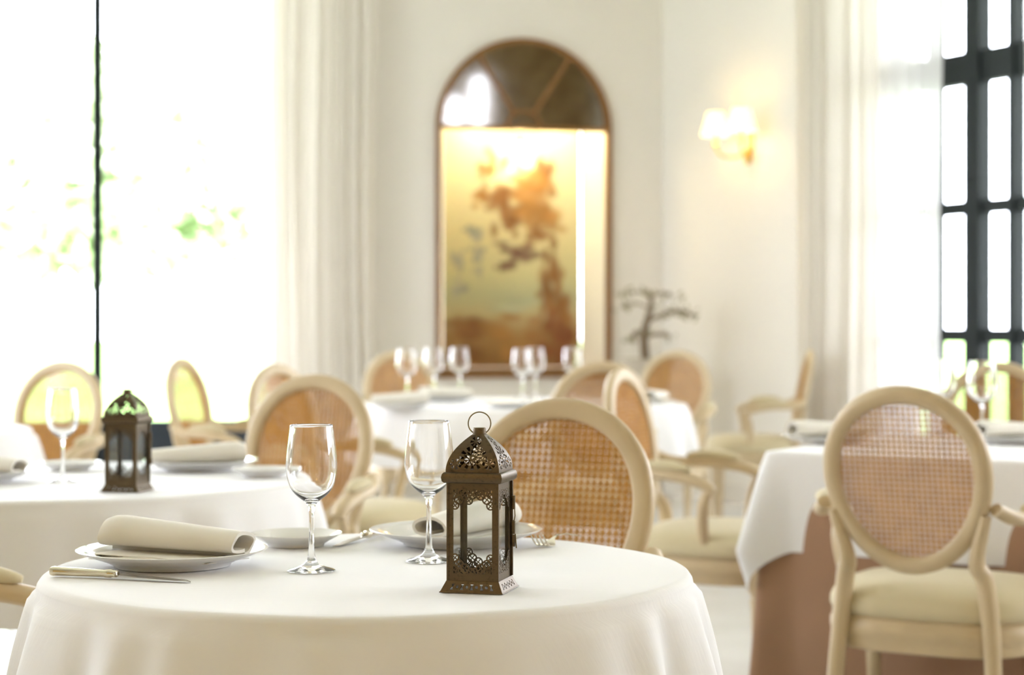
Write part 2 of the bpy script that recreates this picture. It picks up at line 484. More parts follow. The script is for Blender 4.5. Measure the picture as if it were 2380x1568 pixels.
for cx, cy, rx, ry, col, al in [(1145, 415, 22, 26, ORG, .6), (1195, 395, 24, 22, ORG, .55), (1285, 430, 28, 34, BRN, .75), (1235, 455, 40, 36, ORG, .7),
                                (1130, 480, 26, 22, ORG, .7), (1185, 500, 40, 34, BRN, .8), (1255, 480, 40, 34, ORG, .8), (1290, 520, 34, 30, ORG, .7),
                                (1195, 535, 26, 22, BRN, .8), (1250, 540, 40, 30, ORG, .6), (1275, 565, 26, 16, BRN, .7), (1225, 605, 38, 24, PUR, .85),
                                (1190, 630, 22, 14, PUR, .7), (1310, 640, 22, 46, BRN, .7), (1300, 700, 24, 40, BRN, .7), (1330, 740, 22, 40, BRN, .8),
                                (1110, 560, 18, 16, BLU, .7), (1066, 620, 14, 16, BLU, .7), (1115, 608, 14, 14, BLU, .7), (1075, 690, 16, 14, BLU, .7), (1120, 645, 9, 9, BLU, .6),
                                (1100, 790, 60, 40, BRN, .6), (1190, 800, 50, 40, ORG, .5), (1280, 800, 50, 40, BRN, .55), (1320, 800, 30, 40, (.22, .07, .02), .8), (1210, 720, 60, 14, (.42, .42, .24), .5)]:
    splat(cx, cy, rx * 1.12, ry * 1.12, col, min(1, al * 1.1), 15)
img *= (1 + rng.normal(0, .03, img.shape))
img = np.clip(img * np.array([1.08, 1.12, 1.2]), 0.005, 1)
vs = [(-CW + 2 * CW * X[j, i], ND - 0.022, CZ + CH * Z[j, i]) for j in range(gz) for i in range(gx)]
fs = [(j * gx + i, j * gx + i + 1, (j + 1) * gx + i + 1, (j + 1) * gx + i) for j in range(gz - 1) for i in range(gx - 1)]
me = MB().add(vs, fs).mesh('canvas', smooth=False)
ca = me.color_attributes.new('paint', 'FLOAT_COLOR', 'POINT')
ca.data.foreach_set('color', np.concatenate([img.reshape(-1, 3), np.ones((gx * gz, 1))], 1).astype(np.float32).ravel())
pm = mat('painted_canvas', (1, 1, 1), 0.55)
an = pm.node_tree.nodes.new('ShaderNodeVertexColor'); an.layer_name = 'paint'
pm.node_tree.links.new(an.outputs[0], pm.node_tree.nodes['Principled BSDF'].inputs['Base Color'])
root = thing('painting', 'tall painting of an orange autumn tree inside the lit niche', 'painting'); root.matrix_world = MBK
obj('canvas', me, pm, root)
MB().box(-CW, CW, ND - 0.02, ND - 0.002, CZ, CZ + CH).build('stretcher', M['wood'], root, smooth=False)
o = structure(MB().box(-NW + 0.03, NW - 0.03, 0.035, ND - 0.03, NZ0 + 0.001, NZ0 + 0.032).build('trim_1', M['ledge'], smooth=False)); o.matrix_world = MBK
# picture lamp hidden behind the mirror fan
root = thing('niche_lamp', 'small glowing bulb lamp shining down on the niche painting', 'lamp'); root.matrix_world = MBK @ Matrix.Translation((0.03, 0.24, NZ1 - 0.11))
MB().lathe([(0, -.032), (.014, -.03), (.026, -.016), (.03, 0), (.026, .016), (.014, .03), (.012, .04), (0, .04)], 20).build('bulb', M['bulb'], root)
MB().lathe([(0, .038), (.016, .038), (.016, .07), (.006, .075), (.006, .34), (0, .34)], 16).build('lamp_holder', M['brass'], root)
def point(name, parent, loc, w, col, rad=0.03):
    d = bpy.data.lights.new(name, 'POINT'); d.energy = w; d.color = col; d.shadow_soft_size = rad
    o = bpy.data.objects.new(name, d); COL.objects.link(o); o.parent = parent; o.location = loc
    return o
point('lamp_light', root, (0, -0.0, -0.045), 4, (1, .84, .50), 0.02)
for sx in (-0.26, 0.26):
    point('lamp_light', root, (sx, -0.12, 0.15), 6, (1, .84, .52), 0.05)

# ------------------------------------------------------------------ wall sconce
SW = on_line(CORNER, ER, 1747)
sz = (CORNER + ER * SW).y
zpx = lambda y, d: CAMZ - (y - Y0) / FPX * d
root = thing('wall_sconce', 'brass two-arm wall sconce with glowing shades beside the cream drape', 'wall lamp'); root.matrix_world = MRT @ Matrix.Translation((SW, 0, zpx(335, sz)))
mb = MB()
mb.loft([[(0.03 * w * math.cos(a), -y, 0.02 + 0.10 * h * math.sin(a)) for a in [2 * math.pi * k / 20 for k in range(20)]] for y, w, h in ((0, 1, 1), (.012, 1, 1), (.02, .7, .8), (.026, .3, .4))])
mb.build('backplate', M['brass'], root)
MB().lathe([(0, -.13), (.012, -.12), (.02, -.10), (.028, -.08), (.016, -.06), (.012, -.03), (0, -.03)], 16, (0, -0.03, 0)).build('finial', M['brass'], root)
for s in (-1, 1):
    ex, ey = s * 0.14, -0.17
    arm = MB().tube(catmull([(0, -0.02, -0.03), (s * .05, -.07, -.075), (s * .11, -.14, -.07), (ex, ey, -.02), (ex, ey, .0)], 6), 0.008, 8).build('arm', M['brass'], root)
    MB().lathe([(0, -.01), (.012, -.008), (.026, .004), (.02, .01), (.011, .014), (.011, .075), (0, .075)], 16, (ex, ey, 0)).build('candle_cup', M['brass'], arm)
    sh = MB()
    ro = [(.088, .065), (.05, .20)]
    sh.loft([[(ex + r * math.cos(2 * math.pi * k / 28), ey + r * math.sin(2 * math.pi * k / 28), z) for k in range(28)] for r, z in ((.092, .06), (.078, .11), (.062, .165), (.054, .20), (.0525, .20), (.0605, .165), (.0765, .11), (.0905, .06))], closed=True)
    so = sh.build('shade', M['shade'], root)
    MB().lathe([(0, .075), (.011, .077), (.016, .10), (.01, .125), (0, .14)], 12, (ex, ey, 0)).build('bulb', M['bulb'], root)
    point('lamp_light', root, (ex, ey, .155), 0.9, (1, .72, .34), 0.02)
    point('lamp_light', root, (ex, ey, .045), 0.9, (1, .72, .34), 0.02)

# ------------------------------------------------------------------ garden beyond the windows
structure(MB().box(-13, 20, -12, 21, -0.16, -0.125).build('path', M['bounce_slab'], smooth=False))  # unseen pale slab, added to weaken the lawn's green bounce into the room
o = structure(MB().box(-90, 90, -60, 140, -0.4, -0.15).build('ground', M['lawn'], smooth=False))
def leaf_cloud(n, rx, ry, rz, size, seed):
    r = np.random.default_rng(seed)
    mb = MB()
    for _ in range(n):
        v = r.normal(size=3); v /= np.linalg.norm(v); v *= r.uniform(.45, 1.0) * (1 + 0.2 * math.sin(5 * v[0] + seed) * math.cos(4 * v[2]))
        c = Vector((v[0] * rx, v[1] * ry, v[2] * rz))
        a = Vector(r.normal(size=3)).normalized(); b = a.orthogonal().normalized(); s = size * r.uniform(.6, 1.3)
        mb.add([c - a * s, c + b * s * .45, c + a * s, c - b * s * .45], [(0, 1, 2, 3)])
    return mb.mesh('foliage', smooth=False)
fol = leaf_cloud(3800, 2.3, 2.3, 2.2, 0.22, 1)
trk = MB().tube([(0, 0, 0), (.05, .02, 1.2), (-.03, 0, 2.4), (.02, .03, 3.6)], [.16, .13, .11, .06], 10).mesh('trunk')
for lab, x, d, s in (('leafy garden tree seen through the glass left of the door mullion', 130, 34, 1.0), ('leafy garden tree seen through the glass right of the door mullion', 400, 42, 1.15)):
    t = thing('garden_tree', lab, 'tree', (px(x, d), d, -0.15), random.uniform(0, 6), 'garden trees')
    t.scale = (s, s, s)
    obj('trunk', trk, M['bark'], t)
    obj('foliage', fol, M['leaf'], t, (0, 0, 4.0))

# ------------------------------------------------------------------ oval-back armchair
BT = R(12)                                                # the back leans 12 degrees
OC = Vector((0, 0.27, 0.747)); OA, OB = 0.2025, 0.2275    # centre and half sizes of the oval
def bp(u, w, v=0.0):
    """point of the leaning back: u sideways, w up the back, v towards the sitter"""
    return (OC.x + u, OC.y + w * math.sin(BT) - v * math.cos(BT), OC.z + w * math.cos(BT) + v * math.sin(BT) * -1 * -1)
def oval(t, inset=0.0):
    k = 1 + 0.09 * math.cos(t)
    u, w = OA * math.sin(t) * k, OB * math.cos(t)
    l = math.hypot(u / (OA ** 2), w / (OB ** 2))
    return u - inset * (u / OA ** 2) / l, w - inset * (w / OB ** 2) / l
def make_chair_meshes():
    me = {}
    # oval frame
    ins = [0.000, 0.003, 0.012, 0.024, 0.034, 0.040, 0.042, 0.042, 0.036, 0.018, 0.004]
    dep = [0.004, 0.013, 0.018, 0.015, 0.017, 0.012, 0.004, -0.010, -0.016, -0.018, -0.012]
    rings = []
    for k in range(72):
        t = 2 * math.pi * k / 72
        ring = []
        for a, b in zip(ins, dep):
            u, w = oval(t, a)
            ring.append(bp(u, w, b))
        rings.append(ring)
    me['back_frame'] = MB().loft(rings, closed=True).mesh('back_frame', angle=60)
    # woven cane, two layers
    poly = [oval(2 * math.pi * k / 64, 0.036) for k in range(64)]
    P = np.array(poly)
    def clip(o, d):
        ts = []
        for i in range(64):
            a, b = P[i], P[(i + 1) % 64]
            e = b - a
            den = d[0] * e[1] - d[1] * e[0]
            if abs(den) < 1e-9: continue
            q = a - o
            t = (q[0] * e[1] - q[1] * e[0]) / den
            s = (q[0] * d[1] - q[1] * d[0]) / den
            if 0 <= s < 1: ts.append(t)
        return (min(ts), max(ts)) if len(ts) > 1 else None
    pt = 0.0132
    def weave(v0):
        mb = MB()
        def strand(o, d, w, v):
            c = clip(np.array(o), np.array(d))
            if not c or c[1] - c[0] < 0.004: return
            nx, ny = -d[1] * w / 2, d[0] * w / 2
            q = []
            for vv in (v - .0004, v + .0004):
                for t, sg in ((c[0], 1), (c[1], 1), (c[1], -1), (c[0], -1)):
                    q.append(bp(o[0] + d[0] * t + sg * nx, o[1] + d[1] * t + sg * ny, v0 + vv))
            mb.add(q, [(0, 1, 2, 3), (7, 6, 5, 4), (0, 4, 5, 1), (2, 6, 7, 3)])
        for k in range(-18, 19):
            for s in (-1, 1):
                strand((k * pt + s * .0014, 0), (0, 1), .0020, .0004)
                strand((0, k * pt + s * .0014), (1, 0), .0020, -.0004)
        r2 = math.sqrt(.5)
        for k in range(-34, 35):
            strand((k * pt, 0), (r2, r2), .0015, .0012)
            strand((k * pt, 0), (r2, -r2), .0015, -.0012)
        return mb
    me['cane_weave'] = weave(0.004).mesh('cane_weave', smooth=False)
    # seat
    def outline(sc, n=48):
        pts = []
        for k in range(n):
            a = 2 * math.pi * k / n
            c, s = math.cos(a), math.sin(a)
            e = 2 / 3.2
            x = math.copysign(abs(c) ** e, c); y = math.copysign(abs(s) ** e, s)
            hw = 0.276 - 0.030 * y
            pts.append((x * hw * sc, y * 0.248 * sc - 0.012))
        return pts
    rings = []
    for sc, z in ((.93, .335), (.955, .338), (.965, .35), (.96, .362), (.975, .368), (.985, .38), (.985, .395), (.965, .402), (.97, .41), (.95, .415), (.9, .415)):
        rings.append([(x, y, z) for x, y in outline(sc)])
    me['seat_rail'] = MB().loft(rings).mesh('seat_rail', angle=50)
    rings = []
    for sc, z in ((.9, .410), (.965, .418), (.985, .432), (.985, .446), (.96, .462), (.90, .476), (.78, .488), (.6, .496), (.4, .501), (.2, .503), (.03, .504)):
        rings.append([(x, y, z) for x, y in outline(sc)])
    me['seat_cushion'] = MB().loft(rings).mesh('seat_cushion', angle=70)
    # legs
    def front_leg(s):
        mb = MB()
        c = (s * 0.245, -0.200)
        mb.box(c[0] - .026, c[0] + .026, c[1] - .026, c[1] + .026, .325, .40)
        mb.lathe([(0, 0), (.010, 0), (.013, .02), (.011, .035), (.0125, .05), (.020, .27), (.024, .295), (.018, .305), (.024, .315), (.022, .328), (0, .328)], 14, (c[0], c[1], 0))
        return mb.mesh('leg')
    def rear_leg(s):
        u, w = 0.150, -0.155
        top = Vector(bp(s * u, w, -0.004))
        pts = catmull([(s * .205, .285, 0.0), (s * .198, .245, .15), (s * .188, .222, .32), (s * .180, .214, .42), (s * .168, .218, .52), (top.x * 1.04, top.y, top.z - .03), (s * .183, Vector(bp(s * .18, -.06, -.004)).y, bp(0, -.075)[2])], 5)
        n = len(pts)
        rad = [0.016 + 0.007 * math.sin(math.pi * min(1, k / (n * .62)) * .5) - (0.010 * max(0, k / n - .72) / .28) for k in range(n)]
        return MB().tube(pts, rad, 10, sx=0.95).mesh('leg', angle=60)
    me['legs'] = [front_leg(-1), front_leg(1), rear_leg(-1), rear_leg(1)]
    # arms
    me['arms'] = []; me['pads'] = []
    for s in (-1, 1):
        side = bp(s * .205, -.06, .0)
        path = catmull([side, (s * .235, .20, .665), (s * .270, .08, .662), (s * .283, -.01, .648), (s * .287, -.055, .632), (s * .287, -.075, .612)], 6)
        n = len(path)
        mb = MB().tube(path, [0.0155 + .003 * math.sin(math.pi * k / (n - 1)) for k in range(n)], 10, sx=1.25)
        sup = catmull([(s * .287, -.062, .625), (s * .285, -.045, .57), (s * .268, -.038, .50), (s * .250, -.045, .44), (s * .243, -.06, .37)], 6)
        mb.tube(sup, [.013, .014, .015, .016, .017, .018] + [.018] * (len(sup) - 6), 10)
        me['arms'].append(mb.mesh('arm', angle=60))
        cen = catmull([(s * .243, .165, .684), (s * .262, .11, .688), (s * .274, .055, .686), (s * .282, -.005, .676)], 5)
        n = len(cen)
        me['pads'].append(MB().tube(cen, [0.004 + .013 * math.sin(math.pi * (k + .15) / (n - .7)) ** .5 for k in range(n)], 10, sx=1.5).mesh('arm_pad', angle=70))
    return me
CH = make_chair_meshes()
CHAIR_GROUP = 'cream oval-back cane armchairs'
def chair(label, x, y, f, h=1.0):
    """x, y: plan point under the middle of the oval back; f: the way it faces"""
    rz = math.atan2(f[0], -f[1])
    q = Matrix.Rotation(rz, 3, 'Z') @ Vector((0, OC.y, 0))
    t = thing('dining_armchair', label, 'chair', (x - q.x, y - q.y, 0), rz, CHAIR_GROUP)
    bf = obj('back_frame', CH['back_frame'], M['paint'], t)
    tag(obj('cane_panel', CH['cane_weave'], M['cane'], t), 'woven honey-coloured cane', kind='stuff')
    obj('seat_rail', CH['seat_rail'], M['paint'], t)
    tag(obj('seat_cushion', CH['seat_cushion'], M['seat'], t), 'pale upholstered seat')
    for m in CH['legs']: obj('leg', m, M['paint'], t)
    for a, p in zip(CH['arms'], CH['pads']):
        ao = obj('arm', a, M['paint'], t)
        obj('arm_pad', p, M['seat'], ao)
    return t
def chair_px(label, xp, d, f): return chair(label, px(xp, d), d, f)
def toward(xp, d, tx, ty):
    v = Vector((tx - px(xp, d), ty - d)); return (v.x, v.y)
def ang(deg): return (math.cos(R(deg)), math.sin(R(deg)))   # 0 faces right, -90 faces the eye
T1 = (-0.2065, 2.76, 0.462); T2 = (-1.017, 4.35, 0.555); T3 = (-2.11, 6.40, 0.49); T5 = (0.046, 8.47, 0.725)
chair_px('armchair seen from behind, standing at the square table with the brown undercloth', 2108, 4.45, ang(60))
chair_px('armchair facing us right behind the front table, next to the lantern', 1287, 3.62, toward(1287, 3.62, -0.35, 2.76))
chair_px('armchair turned sideways with bright cane, just behind the front armchair, arms pointing right', 1470, 6.05, ang(-22))
chair_px('armchair seen from behind at the big far table, half hidden by the sideways armchair', 1393, 7.30, toward(1393, 7.30, T5[0], T5[1]))
chair_px('armchair facing us at the second table, behind the wine glass at left', 716, 5.35, toward(716, 5.35, T2[0], T2[1]))
chair_px('armchair in front of the dark door mullion, green garden showing through its cane', 133, 7.3, toward(133, 7.3, T3[0], T3[1]))
chair_px('narrow edge-on armchair standing alone before the white garden door glass', 442, 8.1, ang(-14))
chair_px('armchair peeking out behind the left-hand cane armchair, under the drape', 662, 6.8, ang(-28))
chair_px('far armchair below the left edge of the lit niche, behind the wine glasses', 930, 9.95, toward(930, 9.95, T5[0], T5[1]))
chair_px('far armchair standing under the wall right of the niche, by the plant', 1568, 10.2, toward(1568, 10.2, T5[0], T5[1]))
chair_px('bright white edge-on armchair in front of the right-hand cream drape', 1866, 10.6, ang(177))
chair_px('armchair on the far side of the square table, dark against the window', 2318, 7.2, toward(2318, 7.2, 1.45, 5.4))
chair('armchair cut off by the left edge, only its arm beside the front table', -1.125, 3.0, ang(-3))

# ------------------------------------------------------------------ tables and cloths
TOP = 0.76
def round_cloth(label, c, seed, z_end=0.515, group='white round tablecloths'):
    x, y, r0 = c
    r = np.random.default_rng(seed)
    ph = r.uniform(0, 6.28, 6)
    nt = 288
    vs, fs = [], []
    prof = [(r0 * f, 0.0) for f in (.12, .3, .5, .7, .85, .93)] + [(r0 - .012, 0), (r0 - .006, -.001), (r0 - .001, -.004), (r0 + .003, -.010), (r0 + .005, -.020)]
    dz = np.concatenate([np.linspace(.03, TOP - z_end, 18)])
    vs.append((0, 0, TOP))
    rows = 0
    def fold(a, h):
        w = a + 0.10 * math.sin(3 * a + ph[0]) + 0.05 * math.sin(5 * a + ph[1])
        f = 0.55 * math.cos(11 * w + ph[2]) + 0.45 * math.cos(17 * w + ph[3]) + 0.3 * math.cos(26 * w + ph[4])
        return f + 0.25 * f * abs(f)
    for rr, zz in prof:
        vs += [(rr * math.cos(2 * math.pi * k / nt), rr * math.sin(2 * math.pi * k / nt), TOP + zz + (0.0006 * math.sin(9 * 2 * math.pi * k / nt + ph[5]) if rr > r0 - .02 else 0)) for k in range(nt)]
        rows += 1
    for h in dz:
        am = 0.030 * (min(h, .45) / .45) ** 0.75
        for k in range(nt):
            a = 2 * math.pi * k / nt
            rr = r0 + .006 + .085 * (1 - math.exp(-h / .22)) * .9 + am * fold(a, h)
            vs.append((rr * math.cos(a), rr * math.sin(a), TOP - h))
        rows += 1
    fs += [(0, 1 + k, 1 + (k + 1) % nt) for k in range(nt)]
    for j in range(rows - 1):
        for k in range(nt):
            k2 = (k + 1) % nt
            fs.append((1 + j * nt + k, 1 + (j + 1) * nt + k, 1 + (j + 1) * nt + k2, 1 + j * nt + k2))
    o = MB().add(vs, fs).build('tablecloth', M['cloth'], smooth=True, angle=180)
    o.location = (x, y, 0)
    return tag(o, label, 'tablecloth', group)
def round_table(label, c):
    x, y, r0 = c
    t = thing('dining_table', label, 'table', (x, y, 0), 0, 'cloth-covered dining tables')
    MB().lathe([(0, TOP - .03), (r0 - .012, TOP - .03), (r0 - .008, TOP - .02), (r0 - .010, TOP - .006), (r0 - .014, TOP - .004), (0, TOP - .004)], 64).build('tabletop', M['wood'], t)
    MB().lathe([(0, .06), (.05, .06), (.05, .2), (.035, .25), (.035, TOP - .03), (0, TOP - .03)], 20).build('pedestal', M['wood'], t)
    MB().lathe([(0, 0), (.24, 0), (.24, .02), (.08, .06), (0, .06)], 32).build('foot', M['wood'], t)
round_table('round table in the foreground carrying the sharp lantern, hidden by its cloth', T1)
round_table('round table at left carrying the blurred lantern, hidden by its cloth', T2)
round_table('round table at the far left edge, hidden by its cloth', T3)
round_table('big round table with several tall glasses before the niche, hidden by its cloth', T5)
round_cloth('white cloth on the front round table under the sharp lantern', T1, 11)
round_cloth('white cloth on the second round table under the blurred lantern', T2, 12)
round_cloth('white cloth on the table cut off by the left edge', T3, 13)
round_cloth('white cloth on the big far table before the lit niche', T5, 14)

# square table at right
def square_cloth(name, label, cx, cy, rz, a, drop, ear, flare, seed, matname, rad=0.03, lip=0.0):
    r = np.random.default_rng(seed); ph = r.uniform(0, 6.28, 4)
    nt = 320
    def rim(k, grow):
        """rounded square outline: point and how near a corner it is"""
        t = (k / nt) * 4
        side = int(t) % 4; s = (t - int(t)) * 2 - 1
        h = a + grow
        p = Vector((s * h, -h, 0))
        lim = h - rad - grow * 0.6
        rr = rad + grow * 0.6
        if abs(p.x) > lim:
            th = (abs(p.x) - lim) / rr * (math.pi / 4)
            p = Vector((math.copysign(lim + rr * math.sin(th), p.x), -(lim + rr * math.cos(th)), 0))
        near = max(0.0, 1 - (1 - abs(s)) * a / 0.09)
        return Matrix.Rotation(side * math.pi / 2, 3, 'Z') @ p, near, s
    vs, fs = [(0, 0, TOP + lip)], []
    rows = 0
    for f in (.3, .6, .85, .97):
        for k in range(nt):
            p, _, _ = rim(k, 0); vs.append((p.x * f, p.y * f, TOP + lip))
        rows += 1
    for g, z in ((0, 0), (.004, -.003), (.006, -.010)):
        for k in range(nt):
            p, _, _ = rim(k, g); vs.append((p.x, p.y, TOP + lip + z))
        rows += 1
    m = 16
    for j in range(1, m + 1):
        q = j / m
        for k in range(nt):
            p, near, s = rim(k, .006)
            nr = near * near * (3 - 2 * near)
            d = (drop - .01) + (ear - drop) * near ** 1.6
            h = .010 + d * q
            out = Vector((p.x, p.y, 0)).normalized()
            wav = 0.010 * math.sin(7 * 2 * math.pi * k / nt + ph[0]) + 0.006 * math.sin(15 * 2 * math.pi * k / nt + ph[1])
            pp = p + out * (flare * 2.2 * (h if drop > .5 else min(h, .27) - 1.3 * max(0, h - .27)) * nr + .03 * flare * h + wav * q)
            vs.append((pp.x, pp.y, TOP + lip - h))
        rows += 1
    fs += [(0, 1 + k, 1 + (k + 1) % nt) for k in range(nt)]
    for j in range(rows - 1):
        for k in range(nt):
            k2 = (k + 1) % nt
            fs.append((1 + j * nt + k, 1 + (j + 1) * nt + k, 1 + (j + 1) * nt + k2, 1 + j * nt + k2))
    o = MB().add(vs, fs).build(name, M[matname], smooth=True, angle=180)
    o.location = (cx, cy, 0); o.rotation_euler = (0, 0, rz)
    return tag(o, label, 'tablecloth')
SQ_A, SQ_R = 0.50, R(-32)
cor = Vector((px(1782, 5.25), 5.25, 0))
ex = Vector((math.cos(SQ_R), math.sin(SQ_R), 0)); ey = Vector((-math.sin(SQ_R), math.cos(SQ_R), 0))
SQ = cor + (ex + ey) * SQ_A
t = thing('dining_table', 'square table at right, hidden by brown and white cloths', 'table', (SQ.x, SQ.y, 0), SQ_R, 'cloth-covered dining tables')
MB().box(-SQ_A + .02, SQ_A - .02, -SQ_A + .02, SQ_A - .02, TOP - .04, TOP - .008).build('tabletop', M['wood'], t, smooth=False)
for sx in (-1, 1):
    for sy in (-1, 1):
        MB().box(sx * .42 - .03, sx * .42 + .03, sy * .42 - .03, sy * .42 + .03, 0, TOP - .04).build('leg', M['wood'], t, smooth=False)
square_cloth('undercloth', 'brown floor-length undercloth beneath the white cloth of the square table', SQ.x, SQ.y, SQ_R, SQ_A, TOP - .02, TOP - .015, 0.05, 21, 'under', lip=-.004)
square_cloth('tablecloth', 'white square cloth with a hanging corner on the right-hand table', SQ.x, SQ.y, SQ_R, SQ_A + .006, 0.27, 0.385, 0.13, 22, 'cloth', lip=.002)

# ------------------------------------------------------------------ lantern
def sheet(sdf, u0, u1, v0, v1, nu, nv, mapf, thick):
    """thin pierced metal: keeps the region where sdf > 0, cut along its contour"""
    U = np.linspace(u0, u1, nu + 1); V = np.linspace(v0, v1, nv + 1)
    F = sdf(*np.meshgrid(U, V))                            # [v, u]
    vid = {}; pts = []
    def vert(key, u, v):
        if key not in vid:
            vid[key] = len(pts); pts.append((u, v))
        return vid[key]
    polys, cuts = [], []
    for j in range(nv):
        for i in range(nu):
            c = ((j, i), (j, i + 1), (j + 1, i + 1), (j + 1, i))
            f = [F[a] for a in c]
            if max(f) <= 0: continue
            poly = []; ed = []
            for k in range(4):
                a, b = c[k], c[(k + 1) % 4]; fa, fb = f[k], f[(k + 1) % 4]
                if fa > 0: poly.append(vert(a, U[a[1]], V[a[0]])); ed.append(False)
                if (fa > 0) != (fb > 0):
                    s = fa / (fa - fb)
                    key = ('e',) + tuple(sorted((a, b)))
                    poly.append(vert(key, U[a[1]] + s * (U[b[1]] - U[a[1]]), V[a[0]] + s * (V[b[0]] - V[a[0]]))); ed.append(True)
            polys.append(tuple(poly))
            m = len(poly)
            for k in range(m):
                if ed[k] and ed[(k + 1) % m] and fcross(poly, k): cuts.append((poly[k], poly[(k + 1) % m]))
    n = len(pts)
    P0 = [mapf(u, v, 0.0) for u, v in pts]; P1 = [mapf(u, v, thick) for u, v in pts]
    fs = polys + [tuple(i + n for i in p[::-1]) for p in polys] + [(b, a, a + n, b + n) for a, b in cuts]
    me = bpy.data.meshes.new('sheet')
    me.from_pydata(P0 + P1, [], fs); me.update()
    return me
def fcross(poly, k): return True
def lens(x, y, cx, cy, a, r0, r1, w):
    """negative inside a pointed petal from r0 to r1 along direction a"""
    dx, dy = x - cx, y - cy
    t = dx * math.cos(a) + dy * math.sin(a); s = np.abs(-dx * math.sin(a) + dy * math.cos(a))
    q = np.clip((t - r0) / (r1 - r0), 0, 1)
    wid = w * np.sin(np.pi * q) ** .8
    return np.maximum(s - wid, np.maximum(r0 - t, t - r1))
def wedge(x, y, cx, cy, a, r0, r1, half):
    dx, dy = x - cx, y - cy
    t = dx * math.cos(a) + dy * math.sin(a); s = np.abs(-dx * math.sin(a) + dy * math.cos(a))
    return np.maximum(s - np.tan(half) * np.maximum(t, 0) + .0004, np.maximum(r0 - t, t - r1))
def rosette(x, y, cx, cy, rr, n, big):
    f = np.full_like(x, 1.0)
    for k in range(n):
        a = 2 * math.pi * (k + .5) / n
        if big:
            f = np.minimum(f, lens(x, y, cx, cy, a, rr * .22, rr * .70, rr * .085))
            f = np.minimum(f, wedge(x, y, cx, cy, a + math.pi / n, rr * .62, rr * .97, math.pi / n * .62))
        else:
            f = np.minimum(f, wedge(x, y, cx, cy, a, rr * .18, rr * .95, math.pi / n * .72))
    if big: f = np.minimum(f, np.hypot(x - cx, y - cy) - rr * .10)
    return f
DZ0, DZ1, DHW = 0.157, 0.2046, 0.0362
def dome_hw(t): return DHW * (1 - 0.765 * np.clip(t, 0, 1) ** 2.1)
def make_lantern_meshes():
    L = {}
    # roof face: x sideways, y up the face (0 .. 0.058)
    YL = 0.058
    def roof_sdf(u, v):
        t = v
        hw = dome_hw(t); x = u * hw; y = t * YL
        f = np.full_like(x, 1.0)
        f = np.minimum(f, rosette(x, y, 0, .0228, .0192, 12, True))
        f = np.minimum(f, rosette(x, y, 0, .0478, .0082, 7, False))
        for s in (-1, 1): f = np.minimum(f, rosette(x, y, s * .0230, .0130, .0088, 7, False))
        return f
    def roof_map(u, v, th):
        hw = float(dome_hw(v)); w = hw - th
        return (u * w, -w, DZ0 + (DZ1 - DZ0) * v)
    L['roof_panel'] = sheet(roof_sdf, -1, 1, 0, 1, 96, 78, roof_map, .0008)
    # side face with lacy corner brackets
    HW, Z0, Z1 = 0.034, 0.0145, 0.1435
    ow, oz0, oz1 = 0.0262, Z0 + .0100, Z1 - .0095
    def bracket(x, y, big):
        x = x / 1.14; y = y / 1.14
        f = np.full_like(x, -1.0)
        k = 1.0
        for cx, cy, r in ((.0020, .0180, .0050), (.0062, .0108, .0058), (.0134, .0062, .0058), (.0208, .0020, .0050), (.0005, .0040, .0066), (.0075, .0010, .0060)):
            d = np.hypot(x - cx, y - cy)
            g = .0008 - np.abs(d - r + .0008)
            f = np.maximum(f, g)
            for q in range(2):
                a = math.pi * q / 2 + .9
                sp = .00055 - np.abs(-(x - cx) * math.sin(a) + (y - cy) * math.cos(a))
                f = np.maximum(f, np.minimum(sp, r - d))
        return f
    def side_sdf(x, z):
        frame = np.maximum(np.abs(x) - ow, np.maximum(oz0 - z, z - oz1))     # > 0 on the metal frame
        f = frame
        for sx in (-1, 1):
            f = np.maximum(f, bracket(ow - sx * x, oz1 - z, True))
            f = np.maximum(f, bracket(ow - sx * x, z - oz0, False))
        return f
    L['side_panel'] = sheet(side_sdf, -HW, HW, Z0, Z1, 110, 206, lambda x, z, th: (x, -HW + th, z), .0008)
    # pierced skirt
    def skirt_sdf(u, v):
        f = np.full_like(u, 1.0)
        x = u * .040
        y = (v - .5) * .0165
        for k in range(9):
            cx = (k - 4) * .0068
            if k % 2 == 0:
                f = np.minimum(f, np.maximum(np.abs(x - cx) - (.0007 + .40 * np.abs(y)), np.abs(y) - .0042))
            else:
                f = np.minimum(f, np.hypot(x - cx, y) - .0021)
        return f
    def skirt_map(u, v, th):
        w = .0425 - .0070 * v - th
        return (u * w, -w, .0005 + .0145 * v)
    L['skirt_panel'] = sheet(skirt_sdf, -1, 1, 0, 1, 130, 26, skirt_map, .0008)
    L['pane'] = MB().box(-.0325, .0325, -.0318, -.0308, .017, .141).mesh('pane', smooth=False)
    rings = []
    for w, z in ((.033, .1425), (.0375, .1428), (.0402, .1450), (.0412, .1500), (.0402, .1545), (.0382, .1568), (.0340, .1572)):
        rings.append([(sx * w, sy * w, z) for sx, sy in ((-1, -1), (1, -1), (1, 1), (-1, 1))])
    L['rim'] = MB().loft(rings).mesh('rim', angle=50)
    L['floor_plate'] = MB().box(-.0345, .0345, -.0345, .0345, .0125, .0145).mesh('floor_plate', smooth=False)
    L['foot_edge'] = MB().loft([[(sx * w, sy * w, z) for sx, sy in ((-1, -1), (1, -1), (1, 1), (-1, 1))] for w, z in ((.0425, 0), (.0432, .0004), (.0428, .0014), (.0415, .0014), (.0415, 0))], closed=True).mesh('foot_edge', smooth=False)
    L['post'] = MB().box(-.0352, -.0325, -.0352, -.0325, .0145, .1432).mesh('post', smooth=False)
